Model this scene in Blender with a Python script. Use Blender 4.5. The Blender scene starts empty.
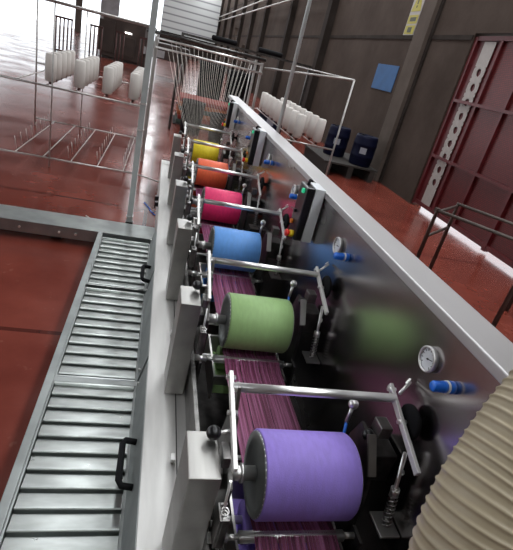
import bpy, bmesh, math, random
from mathutils import Vector, Matrix
random.seed(4)
PI = math.pi
sc = bpy.context.scene
COL = sc.collection

# ------------------------------------------------------------------ materials
def srgb(r, g, b):
    f = lambda c: (c/255/12.92) if c/255 <= .04045 else ((c/255+.055)/1.055)**2.4
    return (f(r), f(g), f(b), 1)

def mat(name, col, rough=.5, metal=0.0, noise=0.0, nscale=20.0, bump=0.0, bscale=60.0, stretch=(1, 1, 1),
        spec=.5, rnoise=0.0, emit=None, estr=0.0, col2=None, transmission=0.0, coat=0.0):
    m = bpy.data.materials.new(name); m.use_nodes = True
    nt = m.node_tree; N = nt.nodes; L = nt.links
    b = N['Principled BSDF']
    b.inputs['Base Color'].default_value = col
    b.inputs['Roughness'].default_value = rough
    b.inputs['Metallic'].default_value = metal
    b.inputs['Specular IOR Level'].default_value = spec
    b.inputs['Coat Weight'].default_value = coat
    b.inputs['Transmission Weight'].default_value = transmission
    if emit:
        b.inputs['Emission Color'].default_value = emit
        b.inputs['Emission Strength'].default_value = estr
    tc = N.new('ShaderNodeTexCoord'); mp = N.new('ShaderNodeMapping')
    mp.inputs['Scale'].default_value = stretch
    L.new(tc.outputs['Object'], mp.inputs['Vector'])
    if noise or col2 or rnoise:
        n = N.new('ShaderNodeTexNoise'); n.inputs['Scale'].default_value = nscale; n.inputs['Detail'].default_value = 5
        L.new(mp.outputs[0], n.inputs['Vector'])
        if noise or col2:
            mx = N.new('ShaderNodeMix'); mx.data_type = 'RGBA'
            c2 = col2 or tuple(min(1, c*(1-noise)) for c in col[:3])+(1,)
            mx.inputs['A'].default_value = col; mx.inputs['B'].default_value = c2
            rp = N.new('ShaderNodeMapRange'); rp.inputs['From Min'].default_value = .38; rp.inputs['From Max'].default_value = .64
            L.new(n.outputs['Fac'], rp.inputs['Value']); L.new(rp.outputs[0], mx.inputs['Factor'])
            L.new(mx.outputs['Result'], b.inputs['Base Color'])
        if rnoise:
            r2 = N.new('ShaderNodeMapRange'); r2.inputs['From Min'].default_value = .3; r2.inputs['From Max'].default_value = .7
            r2.inputs['To Min'].default_value = rough; r2.inputs['To Max'].default_value = rough+rnoise
            L.new(n.outputs['Fac'], r2.inputs['Value']); L.new(r2.outputs[0], b.inputs['Roughness'])
    if bump:
        n2 = N.new('ShaderNodeTexNoise'); n2.inputs['Scale'].default_value = bscale; n2.inputs['Detail'].default_value = 4
        L.new(mp.outputs[0], n2.inputs['Vector'])
        bp = N.new('ShaderNodeBump'); bp.inputs['Strength'].default_value = bump; bp.inputs['Distance'].default_value = .01
        L.new(n2.outputs['Fac'], bp.inputs['Height']); L.new(bp.outputs[0], b.inputs['Normal'])
    return m

M = {}
M['steel'] = mat('brushed_steel', (.42, .41, .39, 1), .32, 1, noise=.2, nscale=9, bump=.05, bscale=40, stretch=(1, .15, 1), rnoise=.12)
M['steel_ledge'] = mat('satin_steel_plate', (.60, .59, .57, 1), .48, .9, noise=.14, nscale=6, stretch=(3, .4, 3), rnoise=.12)
M['steel_tread'] = mat('galvanised_steel', (.56, .59, .57, 1), .27, 1, noise=.22, nscale=7, rnoise=.12, stretch=(1, 3, 1))
M['steel_panel'] = mat('polished_steel_sheet', (.42, .40, .40, 1), .19, 1, noise=.2, nscale=2.2, bump=.02, bscale=5, rnoise=.10, stretch=(1, .5, 1))
M['steel_rail'] = mat('matt_steel_rail', (.47, .455, .455, 1), .40, .5, noise=.1, nscale=5, stretch=(1, .3, 1))
M['chrome'] = mat('bright_steel', (.80, .79, .77, 1), .33, .9, noise=.05, nscale=30)
M['arm'] = mat('ground_flat_steel', (.80, .79, .76, 1), .45, .6, noise=.05, nscale=20)
M['steel_dull'] = mat('dull_grey_steel', (.36, .38, .37, 1), .42, .9, noise=.25, nscale=5, rnoise=.1)
M['darksteel'] = mat('oily_dark_steel', (.10, .095, .09, 1), .38, .85, noise=.45, nscale=18, bump=.1, bscale=50)
M['midsteel'] = mat('grey_machined_steel', (.30, .29, .28, 1), .33, 1, noise=.35, nscale=24)
M['black'] = mat('black_plastic', (.006, .006, .007, 1), .3, 0, noise=.2)
M['blackmatt'] = mat('black_rubber', (.006, .006, .007, 1), .75, 0, noise=.3, nscale=12, spec=.15)
M['whiteplastic'] = mat('white_plastic', (.8, .8, .78, 1), .35, 0, noise=.04)
M['alu'] = mat('painted_aluminium', (.74, .76, .78, 1), .4, .15, noise=.08, nscale=8)
M['blue'] = mat('blue_plastic', (.012, .16, .72, 1), .3, 0, noise=.15, nscale=30)
M['green_lamp'] = mat('green_lamp', (.02, .35, .22, 1), .3, emit=(.05, 1, .45, 1), estr=.35, noise=.1)
M['red'] = mat('red_plastic', (.75, .02, .015, 1), .3, 0, noise=.1)
M['yellow'] = mat('yellow_plastic', (.85, .6, .02, 1), .3, 0, noise=.1)
M['orange_button'] = mat('orange_plastic', (.85, .25, .02, 1), .35, 0, noise=.1)
M['dial'] = mat('gauge_dial', (.75, .78, .8, 1), .3, 0, noise=.05)
M['glass'] = mat('gauge_glass', (1, 1, 1, 1), .02, 0, transmission=1.0)
M['hose'] = mat('beige_duct', (.36, .30, .20, 1), .45, 0, noise=.12, nscale=12, bump=.05)
M['post'] = mat('painted_grey_post', (.50, .54, .53, 1), .4, .25, noise=.12, nscale=8)
M['tube'] = mat('zinc_tube', (.48, .46, .44, 1), .4, .6, noise=.15, nscale=20)
M['brownrod'] = mat('rusty_brown_steel', (.07, .022, .018, 1), .5, .2, noise=.3)
M['yarnwhite'] = mat('white_yarn', (.66, .62, .58, 1), .85, 0, noise=.06, nscale=60, bump=.3, bscale=200, stretch=(1, 1, 6))
M['thread'] = mat('undyed_thread', (.62, .57, .52, 1), .8, 0, noise=.1)
M['barrel'] = mat('dark_blue_drum_plastic', (.003, .004, .018, 1), .6, 0, spec=.12, noise=.2, nscale=6)
M['label'] = mat('paper_label', (.25, .25, .28, 1), .7, 0, noise=.08)
M['wood'] = mat('dark_pallet_wood', (.03, .024, .02, 1), .8, 0, noise=.4, nscale=8, bump=.3, stretch=(1, 8, 1))
M['gatered'] = mat('red_gate_paint', (.09, .007, .009, 1), .4, .1, noise=.3, nscale=10)
M['darkmachine'] = mat('dark_brown_machine_paint', (.045, .03, .024, 1), .45, .1, noise=.35, nscale=3)
M['notice'] = mat('blue_notice', (.006, .07, .20, 1), .6, 0, noise=.15, nscale=5)
M['signyellow'] = mat('sign_yellow', (.32, .27, .02, 1), .5, 0, noise=.08)
M['signwhite'] = mat('sign_white', (.30, .27, .25, 1), .5, 0, noise=.08)
M['signdark'] = mat('sign_dark_ink', (.03, .03, .01, 1), .5, 0)
M['skylight'] = mat('translucent_skylight', (.8, .8, .8, 1), .5, emit=(.93, .97, 1, 1), estr=9.0)
M['lampglow'] = mat('fluorescent_tube_glow', (.9, .9, .9, 1), .4, emit=(1, .98, .95, 1), estr=6.0)
M['clothred'] = mat('red_cloth', (.22, .03, .02, 1), .9, 0, noise=.35, nscale=9)
M['clothgreen'] = mat('grey_green_cloth', (.06, .08, .065, 1), .9, 0, noise=.35, nscale=9)
M['clothorange'] = mat('orange_cloth', (.32, .09, .03, 1), .9, 0, noise=.35, nscale=9)
M['trestle'] = mat('brown_painted_steel', (.085, .065, .055, 1), .5, .2, noise=.25, nscale=12)
M['outside'] = mat('sunlit_concrete', (.6, .6, .58, 1), .8, 0, noise=.1)
M['fabric_pink'] = mat('magenta_dye_bath', (.25, .03, .12, 1), .15, 0, noise=.2)

def roller_mat(name, c):
    return mat(name, c, .5, 0, noise=.10, nscale=24, bump=.12, bscale=220, spec=.35, stretch=(3, 1, 1))
ROLLS = [
    ('purple', (.33, .23, .72, 1)),
    ('green', (.29, .46, .18, 1)),
    ('blue', (.12, .33, .76, 1)),
    ('pink', (.80, .03, .15, 1)),
    ('orange', (.88, .15, .06, 1)),
    ('yellow', (.78, .62, .02, 1)),
]

def floor_mat():
    m = mat('glossy_red_floor_paint', (.25, .036, .021, 1), .16, 0, spec=.55, bump=.03, bscale=2.0)
    nt = m.node_tree; N = nt.nodes; L = nt.links; b = N['Principled BSDF']
    tc = N.new('ShaderNodeTexCoord')
    n = N.new('ShaderNodeTexNoise'); n.inputs['Scale'].default_value = 1.1; n.inputs['Detail'].default_value = 7; n.inputs['Roughness'].default_value = .62
    L.new(tc.outputs['Object'], n.inputs['Vector'])
    cr = N.new('ShaderNodeValToRGB'); e = cr.color_ramp.elements
    e[0].position = .3; e[0].color = (.108, .023, .017, 1); e[1].position = .72; e[1].color = (.215, .046, .029, 1)
    L.new(n.outputs['Fac'], cr.inputs[0])
    # joints between painted bays and scattered pale scuffs
    br = N.new('ShaderNodeTexBrick'); br.inputs['Scale'].default_value = .33; br.offset = 0
    br.inputs['Mortar Size'].default_value = .006; br.inputs['Brick Width'].default_value = 1.0; br.inputs['Row Height'].default_value = .75
    br.inputs['Color1'].default_value = (1, 1, 1, 1); br.inputs['Color2'].default_value = (1, 1, 1, 1); br.inputs['Mortar'].default_value = (.25, .2, .2, 1)
    L.new(tc.outputs['Object'], br.inputs['Vector'])
    mu = N.new('ShaderNodeMix'); mu.data_type = 'RGBA'; mu.blend_type = 'MULTIPLY'; mu.inputs['Factor'].default_value = .8
    L.new(cr.outputs[0], mu.inputs['A']); L.new(br.outputs['Color'], mu.inputs['B'])
    n3 = N.new('ShaderNodeTexNoise'); n3.inputs['Scale'].default_value = 9; n3.inputs['Detail'].default_value = 8
    L.new(tc.outputs['Object'], n3.inputs['Vector'])
    r3 = N.new('ShaderNodeMapRange'); r3.inputs['From Min'].default_value = .66; r3.inputs['From Max'].default_value = .74; r3.inputs['To Max'].default_value = .35
    L.new(n3.outputs['Fac'], r3.inputs['Value'])
    mw = N.new('ShaderNodeMix'); mw.data_type = 'RGBA'; mw.inputs['B'].default_value = (.30, .16, .11, 1)
    L.new(r3.outputs[0], mw.inputs['Factor']); L.new(mu.outputs['Result'], mw.inputs['A'])
    L.new(mw.outputs['Result'], b.inputs['Base Color'])
    rr = N.new('ShaderNodeMapRange'); rr.inputs['From Min'].default_value = .3; rr.inputs['From Max'].default_value = .7
    rr.inputs['To Min'].default_value = .11; rr.inputs['To Max'].default_value = .30
    L.new(n.outputs['Fac'], rr.inputs['Value']); L.new(rr.outputs[0], b.inputs['Roughness'])
    return m
M['floor'] = floor_mat()

def wall_mat(name, c1, c2, scale=.9):
    m = mat(name, c1, .95, 0, bump=.25, bscale=14, spec=.12)
    nt = m.node_tree; N = nt.nodes; L = nt.links; b = N['Principled BSDF']
    tc = N.new('ShaderNodeTexCoord'); n = N.new('ShaderNodeTexNoise')
    n.inputs['Scale'].default_value = scale; n.inputs['Detail'].default_value = 8; n.inputs['Roughness'].default_value = .65
    L.new(tc.outputs['Object'], n.inputs['Vector'])
    cr = N.new('ShaderNodeValToRGB'); e = cr.color_ramp.elements
    e[0].position = .32; e[0].color = c1; e[1].position = .7; e[1].color = c2
    L.new(n.outputs['Fac'], cr.inputs[0]); L.new(cr.outputs[0], b.inputs['Base Color'])
    return m
M['wall'] = wall_mat('raw_concrete_wall', (.040, .028, .022, 1), (.068, .050, .041, 1))
M['pillar'] = wall_mat('concrete_pillar', (.068, .052, .043, 1), (.095, .076, .064, 1), 1.5)
M['darkcolumn'] = wall_mat('dark_steel_column', (.018, .013, .011, 1), (.035, .028, .024, 1), 2)
M['ceiling'] = wall_mat('roof_sheet', (.20, .20, .20, 1), (.28, .28, .27, 1), .5)
M['brickwall'] = wall_mat('painted_block_wall', (.26, .25, .25, 1), (.36, .35, .36, 1), 2)

def corrugated_mat():
    m = mat('pale_ribbed_cladding', (.5, .5, .5, 1), .6, 0)
    nt = m.node_tree; N = nt.nodes; L = nt.links; b = N['Principled BSDF']
    tc = N.new('ShaderNodeTexCoord'); w = N.new('ShaderNodeTexWave'); w.bands_direction = 'Z'; w.inputs['Scale'].default_value = .55; w.inputs['Distortion'].default_value = 0
    L.new(tc.outputs['Object'], w.inputs['Vector'])
    cr = N.new('ShaderNodeValToRGB'); e = cr.color_ramp.elements
    e[0].position = .02; e[0].color = (.20, .20, .21, 1); e[1].position = .22; e[1].color = (.50, .51, .50, 1)
    L.new(w.outputs['Fac'], cr.inputs[0]); L.new(cr.outputs[0], b.inputs['Base Color'])
    return m
M['clad'] = corrugated_mat()

def gate_sheet_mat():
    m = mat('red_patterned_gate_sheet', (.2, .02, .02, 1), .4, .2)
    nt = m.node_tree; N = nt.nodes; L = nt.links; b = N['Principled BSDF']
    tc = N.new('ShaderNodeTexCoord'); mp = N.new('ShaderNodeMapping'); mp.inputs['Rotation'].default_value = (0, PI/2, PI/2)
    L.new(tc.outputs['Object'], mp.inputs['Vector'])
    br = N.new('ShaderNodeTexBrick'); br.inputs['Scale'].default_value = 11; br.inputs['Mortar Size'].default_value = .05
    br.inputs['Color1'].default_value = (.13, .012, .012, 1); br.inputs['Color2'].default_value = (.09, .009, .010, 1); br.inputs['Mortar'].default_value = (.05, .006, .006, 1)
    L.new(mp.outputs[0], br.inputs['Vector']); L.new(br.outputs['Color'], b.inputs['Base Color'])
    return m
M['gatesheet'] = gate_sheet_mat()

def yarn_sheet_mat():
    m = mat('space_dyed_magenta_yarn', (.26, .05, .16, 1), .7, 0)
    nt = m.node_tree; N = nt.nodes; L = nt.links; b = N['Principled BSDF']; b.inputs['Roughness'].default_value = .4
    tc = N.new('ShaderNodeTexCoord'); mp = N.new('ShaderNodeMapping'); mp.inputs['Scale'].default_value = (90, 1.3, 1)
    L.new(tc.outputs['Object'], mp.inputs['Vector'])
    n = N.new('ShaderNodeTexNoise'); n.inputs['Scale'].default_value = 1.6; n.inputs['Detail'].default_value = 3
    L.new(mp.outputs[0], n.inputs['Vector'])
    cr = N.new('ShaderNodeValToRGB'); e = cr.color_ramp.elements
    e[0].position = .3; e[0].color = (.10, .022, .045, 1); e[1].position = .7; e[1].color = (.48, .20, .36, 1)
    x = e.new(.5); x.color = (.26, .07, .145, 1)
    L.new(n.outputs['Fac'], cr.inputs[0]); L.new(cr.outputs[0], b.inputs['Base Color'])
    return m
M['yarnsheet'] = yarn_sheet_mat()

# ------------------------------------------------------------------ mesh builder
class MB:
    def __init__(s): s.bm = bmesh.new()
    def _add(s, bm2):
        s.bm.verts.index_update()
        me = bpy.data.meshes.new('tmp'); bm2.to_mesh(me); bm2.free(); s.bm.from_mesh(me); bpy.data.meshes.remove(me)
    def box(s, a, b, bev=0.0, mtx=None, seg=2):
        t = bmesh.new(); bmesh.ops.create_cube(t, size=1)
        a = Vector(a); b = Vector(b); c = (a+b)/2; d = b-a
        for v in t.verts: v.co = Vector((v.co.x*d.x, v.co.y*d.y, v.co.z*d.z))+c
        if bev: bmesh.ops.bevel(t, geom=t.edges[:], offset=bev, segments=seg, affect='EDGES', profile=.6)
        if mtx: t.transform(mtx)
        s._add(t); return s
    def cyl(s, p0, p1, r, r2=None, seg=16, caps=True):
        r2 = r if r2 is None else r2
        p0 = Vector(p0); p1 = Vector(p1); d = p1-p0
        t = bmesh.new(); bmesh.ops.create_cone(t, cap_ends=caps, segments=seg, radius1=r, radius2=r2, depth=d.length)
        for f in t.faces:
            if len(f.verts) == 4: f.smooth = True
        q = d.to_track_quat('Z', 'Y').to_matrix().to_4x4()
        t.transform(Matrix.Translation((p0+p1)/2) @ q); s._add(t); return s
    def lathe(s, p0, axis, prof, seg=32):
        # prof: (distance along axis, radius), closed at both ends when r==0
        t = bmesh.new(); rings = []
        for (h, r) in prof:
            if r < 1e-6: rings.append([t.verts.new((0, 0, h))])
            else: rings.append([t.verts.new((r*math.cos(2*PI*k/seg), r*math.sin(2*PI*k/seg), h)) for k in range(seg)])
        for A, B in zip(rings, rings[1:]):
            for k in range(seg):
                k2 = (k+1) % seg
                if len(A) == 1 and len(B) == 1: continue
                if len(A) == 1: f = t.faces.new((A[0], B[k], B[k2]))
                elif len(B) == 1: f = t.faces.new((A[k], B[0], A[k2]))
                else: f = t.faces.new((A[k], B[k], B[k2], A[k2]))
                f.smooth = True
        bmesh.ops.recalc_face_normals(t, faces=t.faces)
        q = Vector(axis).to_track_quat('Z', 'Y').to_matrix().to_4x4()
        t.transform(Matrix.Translation(Vector(p0)) @ q); s._add(t); return s
    def sphere(s, c, r, seg=20):
        t = bmesh.new(); bmesh.ops.create_uvsphere(t, u_segments=seg, v_segments=seg//2, radius=r)
        for f in t.faces: f.smooth = True
        t.transform(Matrix.Translation(Vector(c))); s._add(t); return s
    def tube(s, pts, r, seg=8, radii=None):
        t = bmesh.new(); pts = [Vector(p) for p in pts]; n = len(pts); rings = []
        up = Vector((0, 0, 1))
        T0 = (pts[1]-pts[0]).normalized()
        if abs(T0.dot(up)) > .95: up = Vector((1, 0, 0))
        nrm = (up-T0*up.dot(T0)).normalized()
        for i, p in enumerate(pts):
            T = (pts[min(i+1, n-1)]-pts[max(i-1, 0)]).normalized()
            nrm = (nrm-T*nrm.dot(T)).normalized(); bi = T.cross(nrm)
            rr = radii[i] if radii else r
            rings.append([t.verts.new(p+rr*(math.cos(2*PI*k/seg)*nrm+math.sin(2*PI*k/seg)*bi)) for k in range(seg)])
        for A, B in zip(rings, rings[1:]):
            for k in range(seg):
                f = t.faces.new((A[k], A[(k+1) % seg], B[(k+1) % seg], B[k])); f.smooth = True
        t.faces.new(rings[0][::-1]); t.faces.new(rings[-1])
        bmesh.ops.recalc_face_normals(t, faces=t.faces)
        s._add(t); return s
    def prism(s, poly, axis, a, b, bev=0.0):
        # poly: 2D points in the plane perpendicular to axis ('x': (y,z), 'y': (x,z), 'z': (x,y))
        t = bmesh.new()
        mk = {'x': lambda p, h: (h, p[0], p[1]), 'y': lambda p, h: (p[0], h, p[1]), 'z': lambda p, h: (p[0], p[1], h)}[axis]
        A = [t.verts.new(mk(p, a)) for p in poly]; B = [t.verts.new(mk(p, b)) for p in poly]
        t.faces.new(A); t.faces.new(B[::-1]); n = len(poly)
        for k in range(n): t.faces.new((A[k], B[k], B[(k+1) % n], A[(k+1) % n]))
        bmesh.ops.recalc_face_normals(t, faces=t.faces)
        if bev: bmesh.ops.bevel(t, geom=t.edges[:], offset=bev, segments=2, affect='EDGES')
        s._add(t); return s
    def spring(s, p0, p1, R, r, turns, seg=6):
        p0 = Vector(p0); p1 = Vector(p1); d = p1-p0; q = d.to_track_quat('Z', 'Y')
        n = int(turns*12); pts = []
        for i in range(n+1):
            a = 2*PI*turns*i/n
            pts.append(p0+q @ Vector((R*math.cos(a), R*math.sin(a), d.length*i/n)))
        return s.tube(pts, r, seg)
    def build(s, name, m, parent=None):
        me = bpy.data.meshes.new(name)
        org = parent_origin(parent) if parent else None
        if org: s.bm.transform(Matrix.Translation(-org))
        s.bm.to_mesh(me); s.bm.free()
        me.materials.append(M[m] if isinstance(m, str) else m)
        o = bpy.data.objects.new(name, me); COL.objects.link(o)
        if parent: o.parent = parent
        return o

def build_split(mb, name, m, parent):
    """every loose piece of mb becomes an object of its own"""
    bm = mb.bm; bm.verts.ensure_lookup_table(); seen = set(); groups = []
    for v in bm.verts:
        if v.index in seen: continue
        st = [v]; seen.add(v.index); g = []
        while st:
            q = st.pop(); g.append(q.index)
            for e in q.link_edges:
                w = e.other_vert(q)
                if w.index not in seen: seen.add(w.index); st.append(w)
        groups.append(set(g))
    out = []
    for g in groups:
        nb = MB(); nb.bm.free(); nb.bm = bm.copy()
        nb.bm.verts.ensure_lookup_table()
        bmesh.ops.delete(nb.bm, geom=[v for v in nb.bm.verts if v.index not in g], context='VERTS')
        out.append(nb.build(name, m, parent))
    bm.free(); return out
def parent_origin(p):
    v = Vector((0, 0, 0))
    while p: v += p.location; p = p.parent
    return v
def tag(o, label=None, cat=None, group=None, kind=None):
    if label: o['label'] = label
    if cat: o['category'] = cat
    if group: o['group'] = group
    if kind: o['kind'] = kind
    return o
def thing(name, loc, label, cat, group=None):
    o = bpy.data.objects.new(name, None); COL.objects.link(o); o.location = loc; o.empty_display_size = .1
    return tag(o, label, cat, group)
def solo(mb, name, m, label, cat, loc=None, group=None):
    if loc is not None: mb.bm.transform(Matrix.Translation(-Vector(loc)))
    o = mb.build(name, m)
    if loc is not None: o.location = loc
    return tag(o, label, cat, group)
def struct(mb, name, m, label=None): return tag(mb.build(name, m), label, None, None, 'structure')
def copy_tree(o, parent=None):
    c = o.copy(); COL.objects.link(c)
    if parent: c.parent = parent
    for ch in o.children: copy_tree(ch, c)
    return c

# ------------------------------------------------------------------ camera
R0 = Vector((0.9592219, -0.16629727, 0.22855758)).normalized()
R2 = Vector((0.25111902, 0.87254651, -0.41904871)); R2 = (R2-R0*R2.dot(R0)).normalized()
R1 = R2.cross(R0)       # image "down"
cam = bpy.data.objects.new('camera', bpy.data.cameras.new('camera')); COL.objects.link(cam)
mw = Matrix((( R0.x, -R1.x, -R2.x, 0), (R0.y, -R1.y, -R2.y, 0), (R0.z, -R1.z, -R2.z, 1.62), (0, 0, 0, 1)))
cam.matrix_world = mw
cam.data.sensor_fit = 'HORIZONTAL'; cam.data.sensor_width = 36; cam.data.lens = 36*454.74/513
cam.data.clip_start = .02; cam.data.clip_end = 300
sc.camera = cam

# ------------------------------------------------------------------ setting
WX = 4.4            # inner face of the right wall
struct(MB().box((-30, -6, -.1), (WX+.25, 55, 0)), 'floor', 'floor')
struct(MB().box((WX+.25, -6, -.12), (30, 55, -.02)), 'trim_7', 'outside')
# right wall with a gate opening and two tall daylight slots
w = MB()
GY0, GY1, GZ = 3.1, 7.08, 2.70
for (y0, y1, z0, z1) in ((-6, GY0, 0, 6.6), (GY0, GY1, GZ, 6.6), (GY1, 29.6, 0, 6.6), (29.6, 31.6, 0, .9), (29.6, 31.6, 2.15, 6.6),
                         (31.6, 34.4, 0, 6.6), (34.4, 36.6, 0, .9), (34.4, 36.6, 3.2, 6.6), (36.6, 55, 0, 6.6)):
    w.box((WX, y0, z0), (WX+.25, y1, z1))
struct(w, 'wall_right', 'wall')
t = MB()      # precast joints
for z in (2.64, 4.6): t.box((WX-.015, GY1+.02, z-.035), (WX-.001, 54.8, z+.035))
struct(t, 'trim_1', 'darkcolumn')
struct(MB().box((WX-.11, 8.38, 0), (WX-.001, 8.84, 6.4), .01), 'trim_2', 'pillar')
struct(MB().box((WX-.04, 8.30, 0), (WX-.001, 8.375, 6.4), .005), 'trim_3', 'darkcolumn')
t = MB()
for y in (14.3, 19.2, 24.6, 28.6, 33, 38, 43, 48.5): t.box((WX-.2, y-.17, 0), (WX-.001, y+.17, 6.4))
struct(t, 'trim_4', 'darkcolumn')
# far wall: dark-based cladding, big open doorway at left
t = MB()
t.box((-.95, 50, 0), (WX, 50.2, 6.6)); t.box((-4.8, 50, 5.2), (-.95, 50.2, 6.6)); t.box((-30, 50, 5.2), (-6.4, 50.2, 6.6))
struct(t, 'wall_far', 'clad')
struct(MB().box((-6.4, 49.9, 0), (-4.8, 50.2, 6.6)), 'trim_5', 'brickwall')
struct(MB().box((-.95, 49.9, 0), (WX-.01, 49.99, 1.9)), 'trim_6', 'darkcolumn')
t = MB()
for (x, y) in ((-8.1, 49), (-13, 24), (-13, 12), (-13, 1)): t.box((x-.25, y-.25, 0), (x+.25, y+.25, 6.55))
struct(t, 'trim_8', 'pillar')
struct(MB().box((-30, -6.2, 0), (WX+.25, -6, 6.6)), 'wall_near', 'wall')
# roof with skylight openings filled by translucent sheets
t = MB()
strips = [(-.85, -.35), (2.3, 3.7)]
xe = -14
for (a, b) in strips:
    t.box((xe, -6, 6.6), (a, 55, 6.7)); xe = b
t.box((xe, -6, 6.6), (WX+.25, 55, 6.7))
struct(t, 'ceiling', 'ceiling')
for k, (a, b) in enumerate(strips):
    struct(MB().box((a+.001, -5.9, 6.62), (b-.001, 54.9, 6.66)), 'window_%d' % (k+1), 'skylight')

# red gate in the right wall
g = thing('factory_gate', (WX+.08, 5.1, 0), 'dark red steel double gate with patterned sheet in the right wall', 'gate')
fr = MB()
for y in (7.04, 5.02, 3.15): fr.box((WX+.03, y-.035, .03), (WX+.10, y+.035, 2.66))
for z in (.09, 2.64): fr.box((WX+.035, 3.18, z-.03), (WX+.095, 7.01, z+.03))
fr.build('gate_frame', 'gatered', g)
for y in (6.42, 5.8, 4.4, 3.8): MB().box((WX+.03, y-.02, .1), (WX+.07, y+.02, 2.62)).build('upright', 'gatered', g)
for z in (.88, 1.75): MB().box((WX+.022, 3.18, z-.022), (WX+.06, 7.01, z+.022)).build('cross_bar', 'gatered', g)
MB().box((WX+.075, 3.19, .12), (WX+.085, 6.44, 2.61)).build('sheet', 'gatesheet', g)
MB().box((WX+.075, 6.44, .12), (WX+.085, 7.0, 2.61)).build('sheet', 'gatered', g)
# perforated strip: real round holes between plate strips
ps = bmesh.new()
def plate_with_holes(bm, x, y0, y1, zs, r, z0, z1):
    yc = (y0+y1)/2; seg = 20
    prevz = z0
    cells = [(z-r*1.5, z+r*1.5, z) for z in zs]
    def quad(a, b, c, d):
        pa = [(x, y0 if False else p[0], p[1]) for p in (a, b, c, d)]
        bm.faces.new([bm.verts.new(p) for p in pa])
    for (a, b, z) in cells:
        if a > prevz: quad((y0, prevz), (y1, prevz), (y1, a), (y0, a))
        inn = [bm.verts.new((x, yc+r*math.cos(2*PI*k/seg), z+r*math.sin(2*PI*k/seg))) for k in range(seg)]
        out = []
        for k in range(seg):
            c_, s_ = math.cos(2*PI*k/seg), math.sin(2*PI*k/seg); hw = (y1-y0)/2; hh = (b-a)/2
            m_ = min(hw/abs(c_) if abs(c_) > 1e-6 else 1e9, hh/abs(s_) if abs(s_) > 1e-6 else 1e9)
            out.append(bm.verts.new((x, yc+m_*c_, z+m_*s_)))
        for k in range(seg): bm.faces.new((inn[k], inn[(k+1) % seg], out[(k+1) % seg], out[k]))
        prevz = b
    if z1 > prevz: quad((y0, prevz), (y1, prevz), (y1, z1), (y0, z1))
HZ = [.5+.21*k for k in range(9)]
plate_with_holes(ps, WX+.052, 6.56, 6.84, HZ, .055, .11, 2.6)
for f in ps.faces:
    f.normal_update()
    if f.normal.x > 0: f.normal_flip()
for z in HZ:
    a_ = [ps.verts.new((WX+.052, 6.70+.055*math.cos(2*PI*k/20), z+.055*math.sin(2*PI*k/20))) for k in range(20)]
    b_ = [ps.verts.new((WX+.066, 6.70+.055*math.cos(2*PI*k/20), z+.055*math.sin(2*PI*k/20))) for k in range(20)]
    for k in range(20): ps.faces.new((a_[k], a_[(k+1) % 20], b_[(k+1) % 20], b_[k]))
mb = MB(); mb.bm.free(); mb.bm = ps
mb.build('perforated_strip', 'signwhite', g)

# notices on the right wall
mb = MB().box((WX-.012, 9.18, 1.63), (WX-.001, 10.2, 2.12), .003)
nt_ = solo(mb, 'wall_notice', 'notice', 'plain blue rectangular notice on the concrete wall above the drums', 'notice', (WX, 9.7, 1.88))
s = thing('warning_sign', (WX, 9.2, 2.7), 'tall white and yellow warning sign with triangle high on the right wall', 'sign')
MB().box((WX-.014, 9.05, 2.67), (WX-.001, 9.48, 3.75), .002).build('board', 'signwhite', s)
yc = 9.265
mb = MB(); mb.prism([(yc-.19, 3.08), (yc+.19, 3.08), (yc, 3.52)], 'x', WX-.018, WX-.015)
mb.box((WX-.018, yc-.19, 2.87), (WX-.015, yc+.19, 3.02)); mb.box((WX-.018, yc-.19, 2.69), (WX-.015, yc+.19, 2.84))
mb.build('yellow_marking', 'signyellow', s)
mb = MB(); mb.box((WX-.021, yc-.02, 3.2), (WX-.0185, yc+.02, 3.36)); mb.cyl((WX-.021, yc, 3.16), (WX-.0185, yc, 3.16), .022)
mb.box((WX-.021, yc-.13, 2.91), (WX-.0185, yc+.11, 2.98)); mb.box((WX-.021, yc-.08, 2.72), (WX-.0185, yc+.08, 2.81))
mb.build('pictogram', 'signdark', s)
# conduits along the wall
for (za, zb, lab) in ((4.15, 4.15, 'upper grey conduit running along the top of the right wall'), (3.8, 3.8, 'lower grey conduit running along the right wall')):
    mb = MB().cyl((WX-.28, 14, za), (WX-.28, 49, zb), .035, seg=10)
    for y in (14.3, 19.2, 24.6, 33, 38, 43): mb.box((WX-.29, y-.02, za-.02), (WX-.2, y+.02, za+.02))
    solo(mb, 'wall_conduit', 'tube', lab, 'pipe', (WX-.28, 30, za), 'conduits on the right wall')

# ------------------------------------------------------------------ printing machine frame
S = .77; Y0 = .838
YS = [Y0, Y0+S, Y0+2*S, Y0+3*S, Y0+4*S+.10, Y0+5*S+.17]
PX = .80
RAILZ = 1.145
mf = thing('machine_frame', (.4, 2.4, 0), 'long stainless steel frame of the yarn printing machine with bright top rail', 'machine')
# side ledge
mb = MB()
mb.prism([(.098, .31), (.29, .31), (.29, .285), (.14, .285), (.14, .0), (.098, .0)], 'y', -.6, 5.5)
mb.build('side_ledge', 'steel_ledge', mf)
MB().box((.215, -.6, .3105), (.219, 5.45, .3135)).build('ledge_seam', 'darksteel', mf)
MB().box((.28, -.6, .12), (PX, 5.3, .15)).build('drip_floor', 'darksteel', mf)
MB().box((.255, -.6, .311), (.272, 5.3, .47), .002).build('inner_side_plate', 'midsteel', mf)
MB().box((.10, 5.3, 0), (PX-.01, 5.33, .31)).build('end_plate', 'steel', mf)
for y in (-.45, 1.1, 2.7, 4.3): MB().box((.15, y, 0), (.20, y+.05, .284)).build('leg', 'steel', mf)
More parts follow.
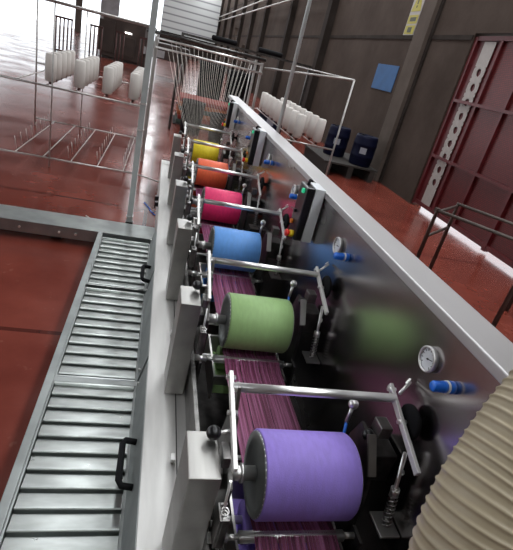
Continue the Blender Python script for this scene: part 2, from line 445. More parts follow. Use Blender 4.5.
# right tall panel and rail
MB().box((PX, -.6, .05), (PX+.008, 5.9, 1.085)).build('back_panel', 'steel_panel', mf)
MB().box((PX-.003, -.6, 1.087), (PX+.02, 5.9, RAILZ-.004)).build('upper_panel_strip', 'steel_panel', mf)
MB().box((PX-.008, -.6, RAILZ-.03), (.915, 6.0, RAILZ), .004).build('top_rail', 'steel_rail', mf)
MB().box((.895, -.6, .05), (.905, 5.9, RAILZ-.03)).build('outer_panel', 'steel_rail', mf)
for y in (-.5, 1.6, 3.7, 5.8): MB().box((.83, y, 0), (.88, y+.05, .3)).build('leg', 'steel', mf)
# little clamp bolts on the ledge
for y in (1.135, 1.9, 2.68, 3.44, 4.18): 
    mb = MB().cyl((.20, y, .3105), (.20, y, .335), .006, seg=8); mb.box((.192, y-.014, .335), (.208, y+.014, .341), .001)
    mb.build('clamp_bolt', 'chrome', mf)

# ------------------------------------------------------------------ printing units
def unit(i, cname, colr):
    y = YS[i]
    u = thing('printing_unit', (.5, y, .15), '', 'printing unit', 'printing units along the machine')
    rm = roller_mat(cname+'_roller_cover', colr)
    # post
    MB().box((.170, y-.128, .3145), (.248, y+.017, .75), .003).build('post', 'steel', u)
    # roller
    r = .117
    mb = MB().lathe((.378, y, .62), (1, 0, 0), [(0, r-.012), (0, r-.003), (.004, r), (.263, r), (.267, r-.003), (.267, r-.012)], 72)
    ro = mb.build('roller', rm, u); ro['label'] = cname+' print roller'
    mb = MB().lathe((.375, y, .62), (1, 0, 0), [(.006, 0), (.006, r-.03), (0, r-.028), (0, r-.006), (.006, r-.004)], 48)
    mb.build('end_disc', 'steel_dull', ro)
    mb = MB().lathe((.648, y, .62), (-1, 0, 0), [(.006, 0), (.006, r-.03), (0, r-.028), (0, r-.006), (.006, r-.004)], 48)
    mb.build('end_disc', 'chrome', ro)
    # dotted edge pins on the left rim
    mb = MB()
    for k in range(40):
        a = 2*PI*k/40
        mb.box((.3755, -.003, -.0025), (.3785, .003, .0025), mtx=Matrix.Translation((0, y, .62)) @ Matrix.Rotation(a, 4, 'X') @ Matrix.Translation((0, r-.0085, 0)))
    mb.build('rim_pins', 'arm', ro)
    mb = MB().cyl((.30, y, .62), (.379, y, .62), .020, seg=20); mb.cyl((.27, y, .62), (.30, y, .62), .011, seg=16)
    mb.cyl((.335, y, .62), (.345, y, .62), .026, seg=24)
    mb.cyl((.646, y, .62), (.702, y, .62), .016, seg=20)
    build_split(mb, 'shaft', 'chrome', u)
    # lower pick-up roller in the dye tray
    mb = MB().lathe((.385, y, .425), (1, 0, 0), [(0, 0), (0, .052), (.245, .052), (.245, 0)], 40)
    mb.build('pickup_roller', rm, u)
    mb = MB().cyl((.29, y, .425), (.386, y, .425), .012); mb.cyl((.628, y, .425), (.69, y, .425), .012); build_split(mb, 'pickup_shaft', 'chrome', u)
    # tray
    mb = MB()
    mb.prism([(y-.15, .44), (y-.14, .44), (y-.09, .33), (y+.09, .33), (y+.14, .44), (y+.15, .44), (y+.10, .32), (y-.10, .32)], 'x', .36, .66)
    mb.box((.352, y-.15, .32), (.36, y+.15, .44)); mb.box((.66, y-.15, .32), (.668, y+.15, .44))
    tr = mb.build('dye_tray', 'steel', u)
    MB().box((.3605, y-.125, .332), (.6595, y+.125, .372)).build('dye', rm, tr)
    # left bearing plates
    mb = MB(); mb.prism([(y-.10, .33), (y+.10, .33), (y+.105, .66), (y+.07, .79), (y+.02, .80), (y-.03, .70), (y-.085, .66)], 'x', .284, .297, .002)
    mb.build('side_plate', 'darksteel', u)
    mb = MB(); mb.box((.262, y-.03, .59), (.2835, y+.035, .65), .003); mb.box((.262, y-.055, .70), (.2835, y+.0, .735), .003)
    mb.box((.2975, y-.02, .60), (.31, y+.02, .64), .002)
    mb.box((.262, y+.03, .735), (.2835, y+.075, .775), .003)
    build_split(mb, 'bearing_block', 'midsteel', u)
    # right bearing plates, slanted
    mb = MB(); mb.prism([(y-.06, .33), (y+.12, .33), (y+.13, .66), (y+.10, .735), (y+.035, .735), (y-.03, .655), (y-.05, .56)], 'x', .702, .714, .002)
    mb.box((.714, y+.0, .60), (.792, y+.09, .70), .004)
    mb.build('side_plate', 'darksteel', u)
    MB().prism([(y-.035, .657), (y-.030, .650), (y+.045, .738), (y+.036, .745)], 'x', .696, .722, .001).build('sloping_plate', 'steel', u)
    mb = MB(); mb.box((.724, y+.03, .735), (.762, y+.08, .775), .003)
    MB().box((.735, y-.135, .532), (.797, y-.055, .54), .002).build('spring_plate', 'steel', u)
    build_split(mb, 'bracket', 'midsteel', u)
    # press bar on two flat lever arms
    MB().cyl((.276, y+.07, .855), (.752, y+.07, .855), .0125, seg=24).build('press_bar', 'chrome', u)
    for x, nm in ((.272, 'L'), (.752, 'R')):
        mb = MB()
        a = Vector((x, y+.112, .869)); b = Vector((x, y-.128, .780)); d = (b-a)
        ang = math.atan2(d.z, d.y)
        mb.box((-.0055, 0, -.0095), (.0055, d.length, .0095), .0015, Matrix.Translation(a) @ Matrix.Rotation(ang, 4, 'X'))
        am = mb.build('lever_arm', 'arm', u)
        mb = MB()
        for f in (.06, .45, .93):
            p = a+d*f; mb.cyl((x-.013, p.y, p.z), (x+.013, p.y, p.z), .0065, seg=6)
        build_split(mb, 'bolt', 'chrome', am)
    # pivot struts from plates up to the arms
    mb = MB(); mb.prism([(y-.01, .72), (y+.03, .72), (y+.085, .862), (y+.055, .866)], 'x', .2865, .2945, .001)
    mb.prism([(y+.0, .70), (y+.05, .70), (y+.085, .862), (y+.055, .866)], 'x', .735, .743, .001)
    build_split(mb, 'pivot_strut', 'midsteel', u)
    # ball knob handles
    mb = MB().cyl((.248, y-.008, .772), (.290, y+.01, .765), .005, seg=10)
    mb.cyl((.724, y+.045, .725), (.76, y+.02, .735), .005, seg=10); build_split(mb, 'knob_rod', 'chrome', u)
    mb = MB().sphere((.234, y-.010, .7735), .019); mb.build('ball_knob', 'black', u)
    mb = MB().sphere((.713, y+.06, .72), .0185); mb.build('ball_knob', 'black', u)
    # spring housings
    mb = MB().box((.258, y-.165, .560), (.264, y-.115, .655), .002); mb.box((.264, y-.165, .560), (.283, y-.158, .655), .002); mb.box((.264, y-.122, .560), (.283, y-.115, .655), .002)
    mb.box((.258, y-.165, .552), (.284, y-.095, .561), .003); mb.box((.276, y-.165, .56), (.284, y-.08, .60), .002)
    mb.build('spring_housing', 'midsteel', u)
    mb = MB().spring((.2735, y-.14, .563), (.2735, y-.14, .66), .009, .0022, 9); mb.build('spring', 'chrome', u)
    MB().cyl((.2735, y-.14, .562), (.272, y-.12, .735), .004, seg=8).build('spring_rod', 'chrome', u)
    mb = MB().spring((.770, y-.095, .542), (.768, y-.075, .63), .012, .0028, 7); mb.build('spring', 'midsteel', u)
    mb = MB().cyl((.770, y-.095, .54), (.765, y-.045, .765), .006, seg=8); mb.cyl((.768, y-.075, .63), (.7675, y-.069, .655), .013, seg=12); mb.sphere((.766, y-.058, .705), .013, 12)
    build_split(mb, 'spring_rod', 'chrome', u)
    # black disc clutch near the back panel
    mb = MB().lathe((.765, y-.0, .835), (1, 0, 0), [(0, 0), (0, .045), (.004, .049), (.010, .049), (.014, .045), (.014, 0)], 40)
    mb.cyl((.779, y, .835), (.799, y, .835), .012); mb.build('clutch_disc', 'blackmatt', u)
    mb = MB().cyl((.748, y+.055, .885), (.79, y+.085, .905), .005, seg=8); mb.cyl((.775, y+.075, .898), (.792, y+.087, .906), .011, seg=10)
    build_split(mb, 'lock_screw', 'chrome', u)
    # hose fitting beside the roller
    mb = MB().cyl((.676, y+.13, .70), (.682, y+.14, .755), .006, seg=8); mb.sphere((.682, y+.14, .762), .016, 14); mb.cyl((.69, y+.12, .735), (.695, y+.11, .755), .012, seg=6)
    build_split(mb, 'brass_fitting', 'chrome', u)
    MB().tube([(.676, y+.13, .70), (.672, y+.11, .66), (.675, y+.13, .58), (.676, y+.15, .45)], .005).build('air_hose', 'blue', u)
    # guide rods
    mb = MB().cyl((.35, y-.09, .482), (.655, y-.09, .482), .016, seg=20); mb.cyl((.318, y-.09, .482), (.35, y-.09, .482), .008, seg=16); mb.cyl((.268, y-.09, .482), (.318, y-.09, .482), .014, seg=16); mb.cyl((.655, y-.09, .482), (.69, y-.09, .482), .009, seg=16)
    mb.build('guide_roll', 'chrome', u)
    mb = MB().cyl((.30, y+.17, .487), (.68, y+.17, .487), .007, seg=16); mb.cyl((.268, y+.17, .487), (.30, y+.17, .487), .012, seg=16)
    mb.build('guide_rod', 'chrome', u)
    mb = MB().box((.285, y-.125, .33), (.297, y-.101, .48), .001); mb.box((.690, y-.125, .33), (.699, y-.07, .50), .001)
    mb.box((.270, y+.155, .33), (.283, y+.185, .50), .001); mb.box((.68, y+.155, .33), (.692, y+.185, .50), .001)
    for (x0, x1) in ((.285, .297), (.668, .70)): mb.box((x0, y-.1, .15), (x1, y-.06, .34)); mb.box((x0, y+.06, .15), (x1, y+.1, .34))
    build_split(mb, 'rod_holder', 'darksteel', u)
    return u
where = ['nearest the camera', 'second from the camera, between purple and blue', 'third, between green and pink', 'fourth, between blue and orange', 'fifth, between pink and yellow', 'farthest, in front of the fan of threads']
for i, (cn, c) in enumerate(ROLLS):
    u = unit(i, cn, c)
    u['label'] = 'steel printing unit with %s roller, %s' % (cn, where[i])

# ------------------------------------------------------------------ gauges, regulators, control boxes on the panel
wh = ['beside the purple roller', 'beside the green roller', 'beside the blue roller', 'beside the pink roller', 'beside the orange roller', 'beside the yellow roller']
for i in range(6):
    y = YS[i]
    gy = y+.062 if i < 1 else y+.06
    ga = thing('pressure_gauge', (PX, gy, 1.005), 'round steel pressure gauge with white dial on the panel %s' % wh[i], 'gauge', 'pressure gauges on the back panel')
    r = .037
    mb = MB().lathe((PX-.0005, gy, 1.005), (-1, 0, 0), [(0, 0), (0, r*.9), (.006, r*.9), (.008, r), (.014, r), (.0155, r*.86), (.011, r*.84)], 40)
    mb.build('case', 'chrome', ga)
    mb = MB().cyl((PX-.006, gy, 1.005), (PX-.009, gy, 1.005), r*.85, seg=40); d = mb.build('dial_face', 'dial', ga)
    mb = MB()
    for k in range(11):
        a = math.radians(-135+27*k)
        mb.box((-.0006, -.0009, r*.62), (.0006, .0009, r*.78), mtx=Matrix.Translation((PX-.0098, gy, 1.005)) @ Matrix.Rotation(a, 4, 'X'))
    mb.box((-.0006, -.001, -.006), (.0006, .001, r*.55), mtx=Matrix.Translation((PX-.0106, gy, 1.005)) @ Matrix.Rotation(math.radians(70+i*9), 4, 'X'))
    mb.cyl((PX-.0095, gy, 1.005), (PX-.0112, gy, 1.005), .003, seg=10)
    mb.build('needle', 'black', d)
    ry = y-.05; rz = 1.003
    rg = thing('pressure_regulator', (PX, ry, rz), 'blue knob pressure regulator under the gauge %s' % wh[i], 'regulator', 'blue pressure regulators on the back panel')
    mb = MB().lathe((PX-.022, ry, rz), (-1, 0, 0), [(0, 0), (0, .0150), (.010, .0150), (.012, .0140), (.036, .0132), (.039, .0115), (.039, 0)], 28)
    kn = mb.build('knob', 'blue', rg)
    mb = MB()
    for k in range(16):
        a = 2*PI*k/16; mb.box((PX-.057, -.0006, .0125), (PX-.036, .0006, .0143), mtx=Matrix.Translation((0, ry, rz)) @ Matrix.Rotation(a, 4, 'X'))
    mb.build('grip_ribs', 'blue', kn)
    MB().lathe((PX-.0165, ry, rz), (-1, 0, 0), [(0, 0), (0, .0168), (.005, .0168), (.005, 0)], 28).build('ring', 'whiteplastic', rg)
    MB().cyl((PX-.0005, ry, rz), (PX-.0165, ry, rz), .0165, seg=24).build('collar', 'blue', rg)

bx = [(1.967, 'beside the blue roller, nearest of the three'), (3.45, 'beside the pink and orange rollers, middle of the three'), (5.05, 'at the far end of the machine beside the threads')]
for k, (y, wl) in enumerate(bx):
    b = thing('control_box', (PX-.03, y+.06, .88), 'silver control box with black front, %s' % wl, 'control box', 'control boxes on the back panel')
    MB().box((.742, y, .885), (PX-.009, y+.122, 1.153), .004).build('housing', 'alu', b)
    f = MB().box((.700, y+.001, .886), (.7415, y+.122, 1.150), .008).build('front_housing', 'black', b)
    e = MB().cyl((.6995, y+.03, .91), (.680, y+.03, .91), .017, seg=20).build('emergency_stop_base', 'yellow', b)
    MB().lathe((.6798, y+.03, .91), (-1, 0, 0), [(0, 0), (0, .010), (.006, .010), (.008, .018), (.016, .018), (.020, .015), (.021, 0)], 24).build('emergency_stop_button', 'red', e)
    MB().cyl((.6995, y+.085, .955), (.688, y+.085, .955), .011, seg=16).build('push_button', 'orange_button', b)
    MB().cyl((.6995, y+.085, 1.01), (.690, y+.085, 1.01), .009, seg=16).build('push_button', 'black', b)
    MB().cyl((.6995, y+.04, 1.125), (.690, y+.04, 1.125), .012, seg=20).build('green_lamp', 'green_lamp', b)
    MB().tube([(.72, y+.06, 1.151), (.72, y+.06, 1.162), (.735, y+.10, 1.165), (.765, y+.15, 1.15), (.79, y+.18, 1.10)], .007, 8).build('cable', 'blackmatt', b)

# ------------------------------------------------------------------ yarn sheet and fan of threads
XL, XR = .392, .628
def sheet_y(x, k):
    pass
mb = MB()
nst = 84
zprof = [(-.5, .495)]
for i in range(6):
    y = YS[i]
    zprof += [(y-.16, .484), (y-.105, .4925), (y-.09, .4965), (y-.075, .4925), (y-.04, .484), (y, .4985), (y+.05, .4985), (y+.17, .4975)]
zprof += [(5.13, .527)]
for k in range(nst):
    x = XL+(XR-XL)*k/(nst-1)+random.uniform(-.0006, .0006)
    if k in (22, 50): continue
    mb.tube([(x, a, z+.0005) for (a, z) in zprof], .00145, 5)
ys_ = mb.build('yarn_sheet', 'yarnsheet')
tag(ys_, 'sheet of magenta and purple dyed yarns running flat under the coloured rollers', 'yarn', None, 'stuff')

yg = thing('yarn_guide_frame', (.52, 6.5, 0), 'steel overhead bars that hold the fan of threads behind the yellow roller', 'guide frame')
for (z, yy) in ((1.56, 6.5), (1.46, 6.4)): MB().cyl((-.15, yy, z), (1.22, yy, z), .012, seg=10).build('guide_bar', 'chrome', yg)
MB().cyl((-.3, 7.0, 1.62), (1.35, 7.0, 1.62), .022, seg=10).build('guide_bar', 'darksteel', yg)
for x in (-.15, 1.22):
    MB().box((x-.015, 6.49, 0), (x+.015, 6.52, 1.58)).build('upright', 'tube', yg)
    MB().box((x-.012, 6.40, 1.45), (x+.012, 6.49, 1.47)).build('arm', 'tube', yg)
    MB().box((x-.015, 6.99, 0), (x+.015, 7.02, 1.62)).build('upright', 'tube', yg)
rg_ = random.Random(2)
for k in range(38):
    f = k/37
    xt = .0+1.06*f; xb = XL-.0+.24*f
    zt = 1.56 if k % 2 else 1.46; yt = 6.5 if k % 2 else 6.4
    mb = MB(); r = .0016
    pts = [(xt, yt, zt), (xt*.55+xb*.45, 5.75, .98+rg_.uniform(-.015, .015)), (xb, 5.14, .527)]
    mb.tube(pts, r, 5)
    solo(mb, 'thread', 'thread', 'thin pale thread fanning from the overhead bars down behind the yellow roller', 'thread', (xb, 5.14, .5), 'threads fanning from the overhead bars')
# in-feed bar across the machine behind the yellow unit
inf = thing('infeed_bar', (.52, 5.14, .3), 'steel in-feed bar at the far end of the machine under the fanned threads', 'bar')
MB().cyl((.25, 5.14, .515), (.74, 5.14, .515), .010, seg=16).build('lower_bar', 'chrome', inf)
for x in (.235, .73): MB().box((x, 5.10, .15 if x > .5 else .315), (x+.02, 5.18, .56), .002).build('side_plate', 'darksteel', inf)

# ------------------------------------------------------------------ walkway / drain covers at left
TZ = .15
wk = thing('steel_walkway', (-.12, 1.6, 0), 'L-shaped stainless steel walkway frame beside the machine on the red floor', 'walkway')
mb = MB().box((-.335, -.6, .02), (-.302, 3.45, TZ), .002); mb.build('side_beam', 'steel_dull', wk)
mb = MB().box((-2.6, 3.452, .055), (.094, 3.72, TZ), .003); mb.build('cross_beam', 'steel_dull', wk)
mb = MB()
for x in (-2.3, -1.5, -.7): mb.box((x, 3.55, 0), (x+.08, 3.63, .055))
for y in (0, 1.4, 2.9): mb.box((-.33, y, 0), (-.305, y+.06, .02))
build_split(mb, 'foot', 'darksteel', wk)
MB().box((-.30, -.6, .05), (.094, 3.45, .06)).build('inner_plate', 'darksteel', wk)
for (x, z) in ((-.62, .10), (-.50, .10), (-.9, .10)): MB().cyl((x, 3.452, z), (x, 3.442, z), .009, seg=8).build('bolt', 'chrome', wk)
lids = [(-.55, .42), (.425, 1.70), (1.735, 2.57), (2.605, 3.36)]
wl = ['nearest, at the bottom edge of the photo', 'with the black handle beside the purple unit', 'between the two black handles', 'farthest, in front of the cross beam']
for k, (a, b) in enumerate(lids):
    c = thing('slatted_cover', (-.12, (a+b)/2, .06), 'slatted steel cover plate of the walkway, %s' % wl[k], 'cover plate', 'slatted covers of the walkway')
    mb = MB()
    n = round((b-a-.02)/.078); p = (b-a-.02)/n
    for j in range(n):
        y = a+.01+j*p
        # louvre: rises towards the far edge, then drops sharply
        mb.prism([(y+.009, .120), (y+.009, .1495), (y+.012, .1525), (y+.016, .1525), (y+.019, .149), (y+p, .139), (y+p, .120)], 'x', -.288, .052)
    mb.box((-.292, a+.002, .12), (.052, a+.010, TZ)); mb.box((-.292, b-.012, .12), (.052, b-.002, TZ+.002))
    mb.build('louvres', 'steel_tread', c)
    MB().box((-.288, a+.01, .112), (.052, b-.012, .118)).build('backing_plate', 'steel_dull', c)
    MB().box((-.300, a, .062), (-.2925, b, TZ+.001), .001).build('rim', 'steel_dull', c)
    mb = MB(); mb.prism([(.053, .062), (.053, .148), (.062, .150), (.0945, .305), (.0965, .305), (.0965, .062)], 'y', a, b)
    mb.build('sloping_flange', 'steel_dull', c)
    for hy in {0: [-.1], 1: [1.2], 2: [], 3: [2.70]}[k]:
        hl = .10; ctr = Vector((.078, hy, .225)); nd = Vector((-.979, 0, .205)); ww = .05
        pts = [ctr+Vector((0, -hl, 0)), ctr+Vector((0, -hl, 0))+nd*ww*.8, ctr+Vector((0, -hl*.8, 0))+nd*ww, ctr+Vector((0, hl*.8, 0))+nd*ww, ctr+Vector((0, hl, 0))+nd*ww*.8, ctr+Vector((0, hl, 0))]
        MB().tube(pts, .012, 10).build('handle', 'blackmatt', c)
    for by in (a+.03, b-.03):
        MB().cyl((.072, by, .195), (.062, by, .198), .007, seg=8).build('screw', 'chrome', c)
mb = MB().box((-.300, 1.702, .062), (.0955, 1.733, TZ+.001)); mb.box((-.300, 2.572, .062), (.0955, 2.603, TZ+.001)); build_split(mb, 'joint_bar', 'steel_dull', wk)
# black side clips further along the ledge
for y in (4.19, 4.02):
    mb = MB().box((.062, y-.02, .24), (.097, y+.02, .28), .004); mb.box((.062, y-.02, .22), (.072, y+.02, .24), .003)
    mb.build('side_clip', 'black', mf)

# posts
p = thing('support_post', (-.12, 3.85, 0), 'tall pale grey steel post with dark foot standing behind the walkway beam', 'post')
MB().box((-.152, 3.835, .12), (-.107, 3.88, 4.6), .003).build('tube', 'post', p)
MB().box((-.160, 3.827, 0), (-.099, 3.888, .12), .002).build('foot', 'darksteel', p)
for z in (.16, .9, 1.1): MB().box((-.156, 3.831, z), (-.103, 3.884, z+.012)).build('clamp', 'chrome', p)
p = thing('support_pole', (.945, 3.74, 0), 'thin pale grey pole rising behind the top rail of the machine', 'pole')
MB().cyl((.945, 3.74, .02), (.945, 3.74, 4.6), .015, seg=16).build('tube', 'post', p)
MB().box((.922, 3.70, 0), (.985, 3.78, .02)).build('foot', 'darksteel', p)

# ------------------------------------------------------------------ creel rack
cr = thing('creel_rack', (-.75, 6.4, 0), 'light tubular steel creel rack on the left holding rows of white yarn packages', 'rack')
def rod(a, b, r, nm, par, m='tube'): MB().cyl(a, b, r, seg=8).build(nm, m, par)
for y in (5.45, 7.46):
    for z in (.10, .86, 1.66): rod((-1.75, y, z), (-.19, y, z), .011, 'cross_rail', cr)
    for x in (-1.75, -1.12): rod((x, y, 0), (x, y, 1.66), .008 if x > -1.5 else .012, 'upright', cr)
for x in (-1.48, -1.19, -.9, -.61, -.32):
    rod((x, 5.45, .10), (x, 7.46, .10), .007, 'shelf_rail', cr)
    rod((x, 5.45, .86), (x, 7.46, .86), .007, 'shelf_rail', cr)
for x in (-1.5, -.94, -.62, -.32):
    for k in range(8): rod((x, 5.6+.23*k, .10), (x-.02, 5.6+.23*k, .24), .004, 'peg', cr)
rod((-.19, 5.45, 0), (-.19, 5.45, .86), .010, 'upright', cr); rod((-.19, 7.46, 0), (-.19, 7.46, 1.66), .010, 'upright', cr)
rod((-.19, 5.45, .10), (.24, 5.2, .10), .009, 'tie_bar', cr)

cr2 = thing('creel_rack', (1.7, 6.4, 0), 'light tubular steel creel rack on the right beyond the machine rail', 'rack')
rod((2.12, 5.45, 0), (2.12, 5.45, 1.66), .012, 'upright', cr2)
rod((1.38, 5.45, .84), (2.12, 5.45, .84), .010, 'cross_rail', cr2); rod((1.38, 8.3, .84), (2.12, 8.3, .84), .010, 'cross_rail', cr2)
rod((2.12, 5.45, 1.655), (1.26, 6.5, 1.53), .012, 'cross_rail', cr2)
rod((2.12, 8.3, 0), (2.12, 8.3, 1.66), .010, 'upright', cr2); rod((1.38, 8.3, 0), (1.38, 8.3, 1.5), .010, 'upright', cr2); rod((1.38, 5.45, 0), (1.38, 5.45, .84), .010, 'upright', cr2)
rod((2.12, 5.45, 1.655), (2.12, 8.3, 1.655), .009, 'side_rail', cr2)
for x in (1.64, 1.90): rod((x, 5.45, .84), (x, 8.3, .84), .008, 'shelf_rail', cr2)

def package(loc):
    t = thing('yarn_package', loc, '', 'yarn package')
    x, y, z = loc; r = .056; h = .275
    MB().lathe((x, y, z+.035), (0, 0, 1), [(0, 0), (0, r*.75), (.012, r), (h*.5, r*1.02), (h-.012, r*.97), (h, r*.75), (h, 0)], 20).build('yarn_body', 'yarnwhite', t)
    mb = MB().cyl((x, y, z+.006), (x, y, z+.034), .016, seg=10); mb.cyl((x, y, z+.035+h), (x, y, z+.05+h), .014, seg=10)
    build_split(mb, 'core_tube', 'brownrod', t)
    return t
proto = package((-1.19, 5.5, .865))
orderl = ['leftmost', 'second', 'third', 'fourth']; orderd = ['nearest', 'second', 'third', 'fourth', 'fifth', 'sixth', 'seventh', 'eighth', 'ninth']
first = True
for ri, x in enumerate((-1.19, -.9, -.61, -.33)):
    for k in range(5):
        o = proto if first else copy_tree(proto)
        first = False
        o.location = (x+.03, 5.55+.27*k, .865)
        o['label'] = 'white yarn package, %s from the front in the %s row of the left rack' % (orderd[k], orderl[ri])
        if k == 0: o['label'] = 'white yarn package at the front end of the %s row on the left rack' % orderl[ri]
        o['group'] = 'white yarn packages on the left rack'
for ri, x in enumerate((1.64, 1.90)):
    for k in range(9 if ri == 0 else 8):
        o = copy_tree(proto); o.location = (x, 5.52+.30*k, .847)
        o['label'] = 'white yarn package, %s in the right rack row %s the machine' % ('nearest' if k == 0 else orderd[k]+' from front', 'next to' if ri == 0 else 'farther from')
        o['group'] = 'white yarn packages on the right rack'
# brown rod combs standing above the far packages
for k, (x, n) in enumerate(((-1.40, 5), (-.98, 4), (-.66, 3), (-.34, 3))):
    t = thing('guide_comb', (x, 7.40, .87), 'dark brown steel comb of upright rods above the %s row of the left rack' % orderl[k], 'guide comb', 'brown combs on the left rack')
    w = .05*(n-1)
    for j in range(n): MB().cyl((x-w/2+.05*j, 7.40, .872), (x-w/2+.05*j, 7.40, 1.50), .011, seg=6).build('rod', 'brownrod', t)
    MB().box((x-w/2-.012, 7.388, 1.49), (x+w/2+.012, 7.412, 1.515)).build('top_bar', 'brownrod', t)
    MB().box((x-w/2-.012, 7.388, 1.08), (x+w/2+.012, 7.412, 1.10)).build('lower_bar', 'brownrod', t)

# ------------------------------------------------------------------ things farther back
def drum(x, y, z, label, group=None, h=.88, r=.29, lab=True):
    t = thing('plastic_drum', (x, y, z), label, 'drum', group)
    MB().lathe((x, y, z), (0, 0, 1), [(0, 0), (0, r*.92), (.02, r*.97), (h*.3, r), (h*.32, r*1.03), (h*.35, r), (h*.68, r), (h*.70, r*1.03), (h*.73, r), (h-.05, r*.97), (h, r*.9), (h, r*.84), (h-.02, r*.82), (h-.02, 0)], 32).build('body', 'barrel', t)
    mb = MB().cyl((x-.1, y, z+h-.02), (x-.1, y, z+h+.01), .035); mb.cyl((x+.12, y, z+h-.02), (x+.12, y, z+h+.01), .025); build_split(mb, 'bung', 'blackmatt', t)
    if lab:
        # curved paper label facing the machine
        mb = MB(); bm = mb.bm; c0 = math.atan2(-y, -x); rows = []
        for j in range(7):
            a = c0+(-.28+.56*j/6)
            rows.append((bm.verts.new((x+(r*1.012)*math.cos(a), y+r*1.012*math.sin(a), z+h*.42)), bm.verts.new((x+(r*1.012)*math.cos(a), y+r*1.012*math.sin(a), z+h*.62))))
        for A, B in zip(rows, rows[1:]): bm.faces.new((A[0], B[0], B[1], A[1]))
        mb.build('paper_label', 'label', t)
    return t
pl = thing('pallet', (3.75, 8.7, 0), 'dark low pallet under the blue drums by the right wall', 'pallet')
MB().box((3.05, 8.10, .22), (4.15, 9.6, .25)).build('deck', 'wood', pl)
for x in (3.1, 3.55, 4.0): MB().box((x, 8.10, 0), (x+.1, 9.6, .22)).build('bearer', 'wood', pl)
drum(3.86, 8.40, .251, 'dark blue plastic drum with white label, right one of the pair by the wall', 'blue drums by the right wall', .56, .22)
drum(3.50, 8.95, .251, 'dark blue plastic drum with white label, left one of the pair by the wall', 'blue drums by the right wall', .56, .22)
drum(2.45, 10.6, 0, 'bright blue drum with white label behind the yarn packages', None)

# dark cabinet-like machine far left
dm = thing('dark_machine', (-2.4, 26, 0), 'big dark brown machine cabinet at the back of the hall beside the bright doorway', 'machine')
MB().box((-3.0, 24.5, .1), (-1.1, 28, 1.74), .03).build('housing', 'darkmachine', dm)
MB().box((-3.15, 24.42, .3), (-2.45, 24.499, 1.6), .01).build('door', 'darkmachine', dm)
MB().box((-2.35, 24.42, .3), (-1.5, 24.499, 1.1), .01).build('door', 'darkmachine', dm)
MB().box((-2.0, 24.40, 1.25), (-1.7, 24.499, 1.30)).build('indicator_lamp', 'lampglow', dm)
MB().box((-2.95, 24.6, 0), (-1.15, 27.9, .1)).build('plinth', 'darksteel', dm)
dm = thing('spinning_machine', (-.3, 20, 0), 'long dark machine behind the pale post with open frame', 'machine')
MB().box((-1.0, 19.5, .75), (.8, 21.5, 1.3), .03).build('housing', 'darkmachine', dm)
for x in (-.95, .6): MB().box((x, 19.6, 0), (x+.15, 21.4, .75)).build('leg', 'darkmachine', dm)
MB().box((-.9, 19.45, .8), (-.1, 19.499, 1.05)).build('cover', 'brickwall', dm)
# bins and cloth stacks seen through the threads
for (x, y, r, h, lb) in ((.62, 9.4, .22, .62, 'black tub behind the threads, nearest one at the left'), (1.15, 8.8, .24, .55, 'black tub behind the threads, lower right one'), (1.15, 12.6, .33, 1.25, 'tall black bin far behind the threads, left of the pair'), (1.9, 12.9, .33, 1.2, 'tall black bin far behind the threads, right of the pair')):
    t = MB().lathe((x, y, 0), (0, 0, 1), [(0, 0), (0, r*.85), (h*.9, r), (h, r*1.05), (h, r*.95), (h*.1, r*.8), (h*.1, 0)], 24)
    solo(t, 'waste_bin', 'blackmatt', lb, 'bin', (x, y, 0), 'black bins behind the threads')
zc = 0
for k, (m_, c_) in enumerate((('clothgreen', 'grey green'), ('clothred', 'red'), ('clothorange', 'orange'), ('clothgreen', 'grey green'), ('clothorange', 'orange'), ('clothred', 'red'))):
    zz = .02+.09*k
    mb = MB().box((.35+.03*(k % 2), 10.2, zz), (1.75-.05*(k % 3), 11.2, zz+.088), .03, seg=3)
    solo(mb, 'folded_cloth', m_, '%s bale of cloth behind the threads, %s in the stack' % (c_, ['lowest', 'second from the bottom', 'third from the bottom', 'fourth from the bottom', 'second from the top', 'topmost'][k]), 'cloth', (1, 10.7, zz), 'stacked cloth bales behind the threads')
solo(MB().box((.3, 10.15, 0), (1.8, 11.25, .018)), 'pallet_board', 'wood', 'thin board under the stack of cloth bales', 'board', (1, 10.7, 0))
# dark rolls hung on the overhead bars
for k, (x, lb) in enumerate(((1.0, 'dark roll of film lying on the overhead bar, left one'), (1.9, 'dark roll of film lying on the overhead bar, right one'))):
    solo(MB().lathe((x-.25, 9.5, 1.774), (1, 0, 0), [(0, 0), (0, .03), (.02, .045), (.46, .045), (.48, .03), (.48, 0)], 16), 'film_roll', 'blackmatt', lb, 'roll', (x, 9.5, 1.774), 'dark rolls on the overhead bar')
oh = thing('overhead_bar', (1.2, 9.5, 0), 'dark overhead bar on two uprights far behind the guide bars', 'bar frame')
MB().box((.2, 9.46, 1.69), (2.75, 9.54, 1.728)).build('beam', 'darksteel', oh)
for x in (.2, 2.7): MB().box((x, 9.47, 0), (x+.05, 9.53, 1.69)).build('upright', 'darksteel', oh)

# brown metal trestle by the gate
tr = thing('trestle', (2.6, 3.4, 0), 'brown painted steel trestle standing between the machine rail and the red gate', 'trestle')
MB().box((2.46, 3.50, .78), (2.50, 3.54, .82)).build('corner', 'trestle', tr)
MB().tube([(2.48, 3.52, 0), (2.48, 3.52, .80), (3.02, 2.9, .80), (3.02, 2.9, 0)], .022, 8).build('front_hoop', 'trestle', tr)
MB().tube([(2.98, 3.95, 0), (2.98, 3.95, .80), (3.52, 3.33, .80), (3.52, 3.33, 0)], .022, 8).build('rear_hoop', 'trestle', tr)
for (a, b) in (((2.48, 3.52, .55), (2.98, 3.95, .55)), ((3.02, 2.9, .55), (3.52, 3.33, .55)), ((2.48, 3.52, .78), (2.98, 3.95, .78))): MB().cyl(a, b, .014, seg=8).build('brace', 'trestle', tr)
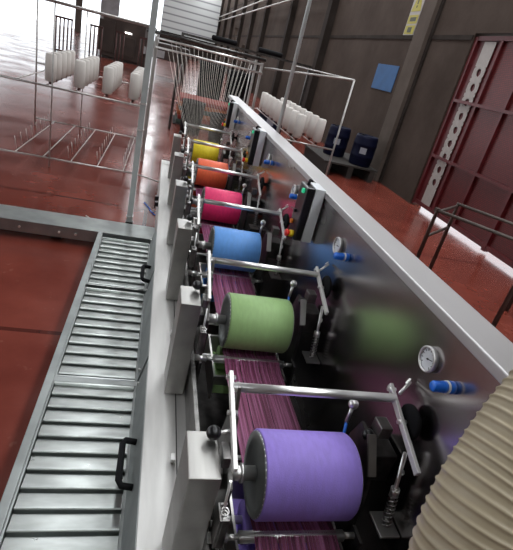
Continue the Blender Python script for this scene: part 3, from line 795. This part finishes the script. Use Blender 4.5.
# blue airline and pale cord on the floor
solo(MB().tube([(-.03, 4.75, .006), (.02, 4.62, .006), (.05, 4.50, .006), (.09, 4.42, .006)], .006, 6), 'air_line', 'blue', 'short blue air line lying on the red floor beside the ledge end', 'hose', (0, 4.6, 0))
solo(MB().tube([(-.52, 4.12, .005), (-.46, 4.05, .005), (-.38, 3.99, .005), (-.30, 3.97, .005)], .005, 6), 'cord', 'thread', 'short pale cord lying on the red floor behind the walkway beam', 'cord', (-.4, 4.05, 0))

# ------------------------------------------------------------------ ribbed suction duct at lower right
ctrl = [Vector(v) for v in ((0.653, 0.163, 0.489), (0.610, 0.256, 0.680), (0.590, 0.327, 0.828), (0.589, 0.379, 0.948), (0.611, 0.415, 1.037), (0.645, 0.443, 1.103), (0.686, 0.469, 1.170), (0.750, 0.500, 1.249), (0.848, 0.540, 1.343), (1.019, 0.588, 1.474))]
def cr_spline(P, n):
    out = []
    Q = [P[0]*2-P[1]]+P+[P[-1]*2-P[-2]]
    for i in range(1, len(Q)-2):
        for j in range(n):
            t = j/n; a, b, c, d = Q[i-1], Q[i], Q[i+1], Q[i+2]
            out.append(.5*((2*b)+(-a+c)*t+(2*a-5*b+4*c-d)*t*t+(-a+3*b-3*c+d)*t**3))
    out.append(P[-1]); return out
sp = cr_spline(ctrl, 40)
# resample by arc length
L_ = [0]
for a, b in zip(sp, sp[1:]): L_.append(L_[-1]+(b-a).length)
tot = L_[-1]; pitch = .0175; sub = 8; n = int(tot/pitch*sub)
pts = []; rad = []; j = 0
for i in range(n+1):
    d = tot*i/n
    while j < len(L_)-2 and L_[j+1] < d: j += 1
    f = (d-L_[j])/max(1e-9, L_[j+1]-L_[j]); pts.append(sp[j].lerp(sp[j+1], f))
    ph = (i % sub)/sub
    rad.append(.089+.0034*math.exp(-((ph-.5)/.14)**2))
dd = thing('suction_duct', (.6, .1, .3), 'thick beige ribbed flexible duct curving up over the back panel at lower right', 'duct')
MB().tube(pts, .09, 40, rad).build('ribbed_hose', 'hose', dd)

# ------------------------------------------------------------------ light
wd = bpy.data.worlds.new('world'); sc.world = wd; wd.use_nodes = True
bg = wd.node_tree.nodes['Background']; bg.inputs['Color'].default_value = (.90, .95, 1, 1); bg.inputs['Strength'].default_value = 2.6
sc.view_settings.view_transform = 'Standard'; sc.view_settings.look = 'None'
sc.view_settings.gamma = 1; sc.view_settings.use_curve_mapping = False
sc.view_settings.exposure = .0
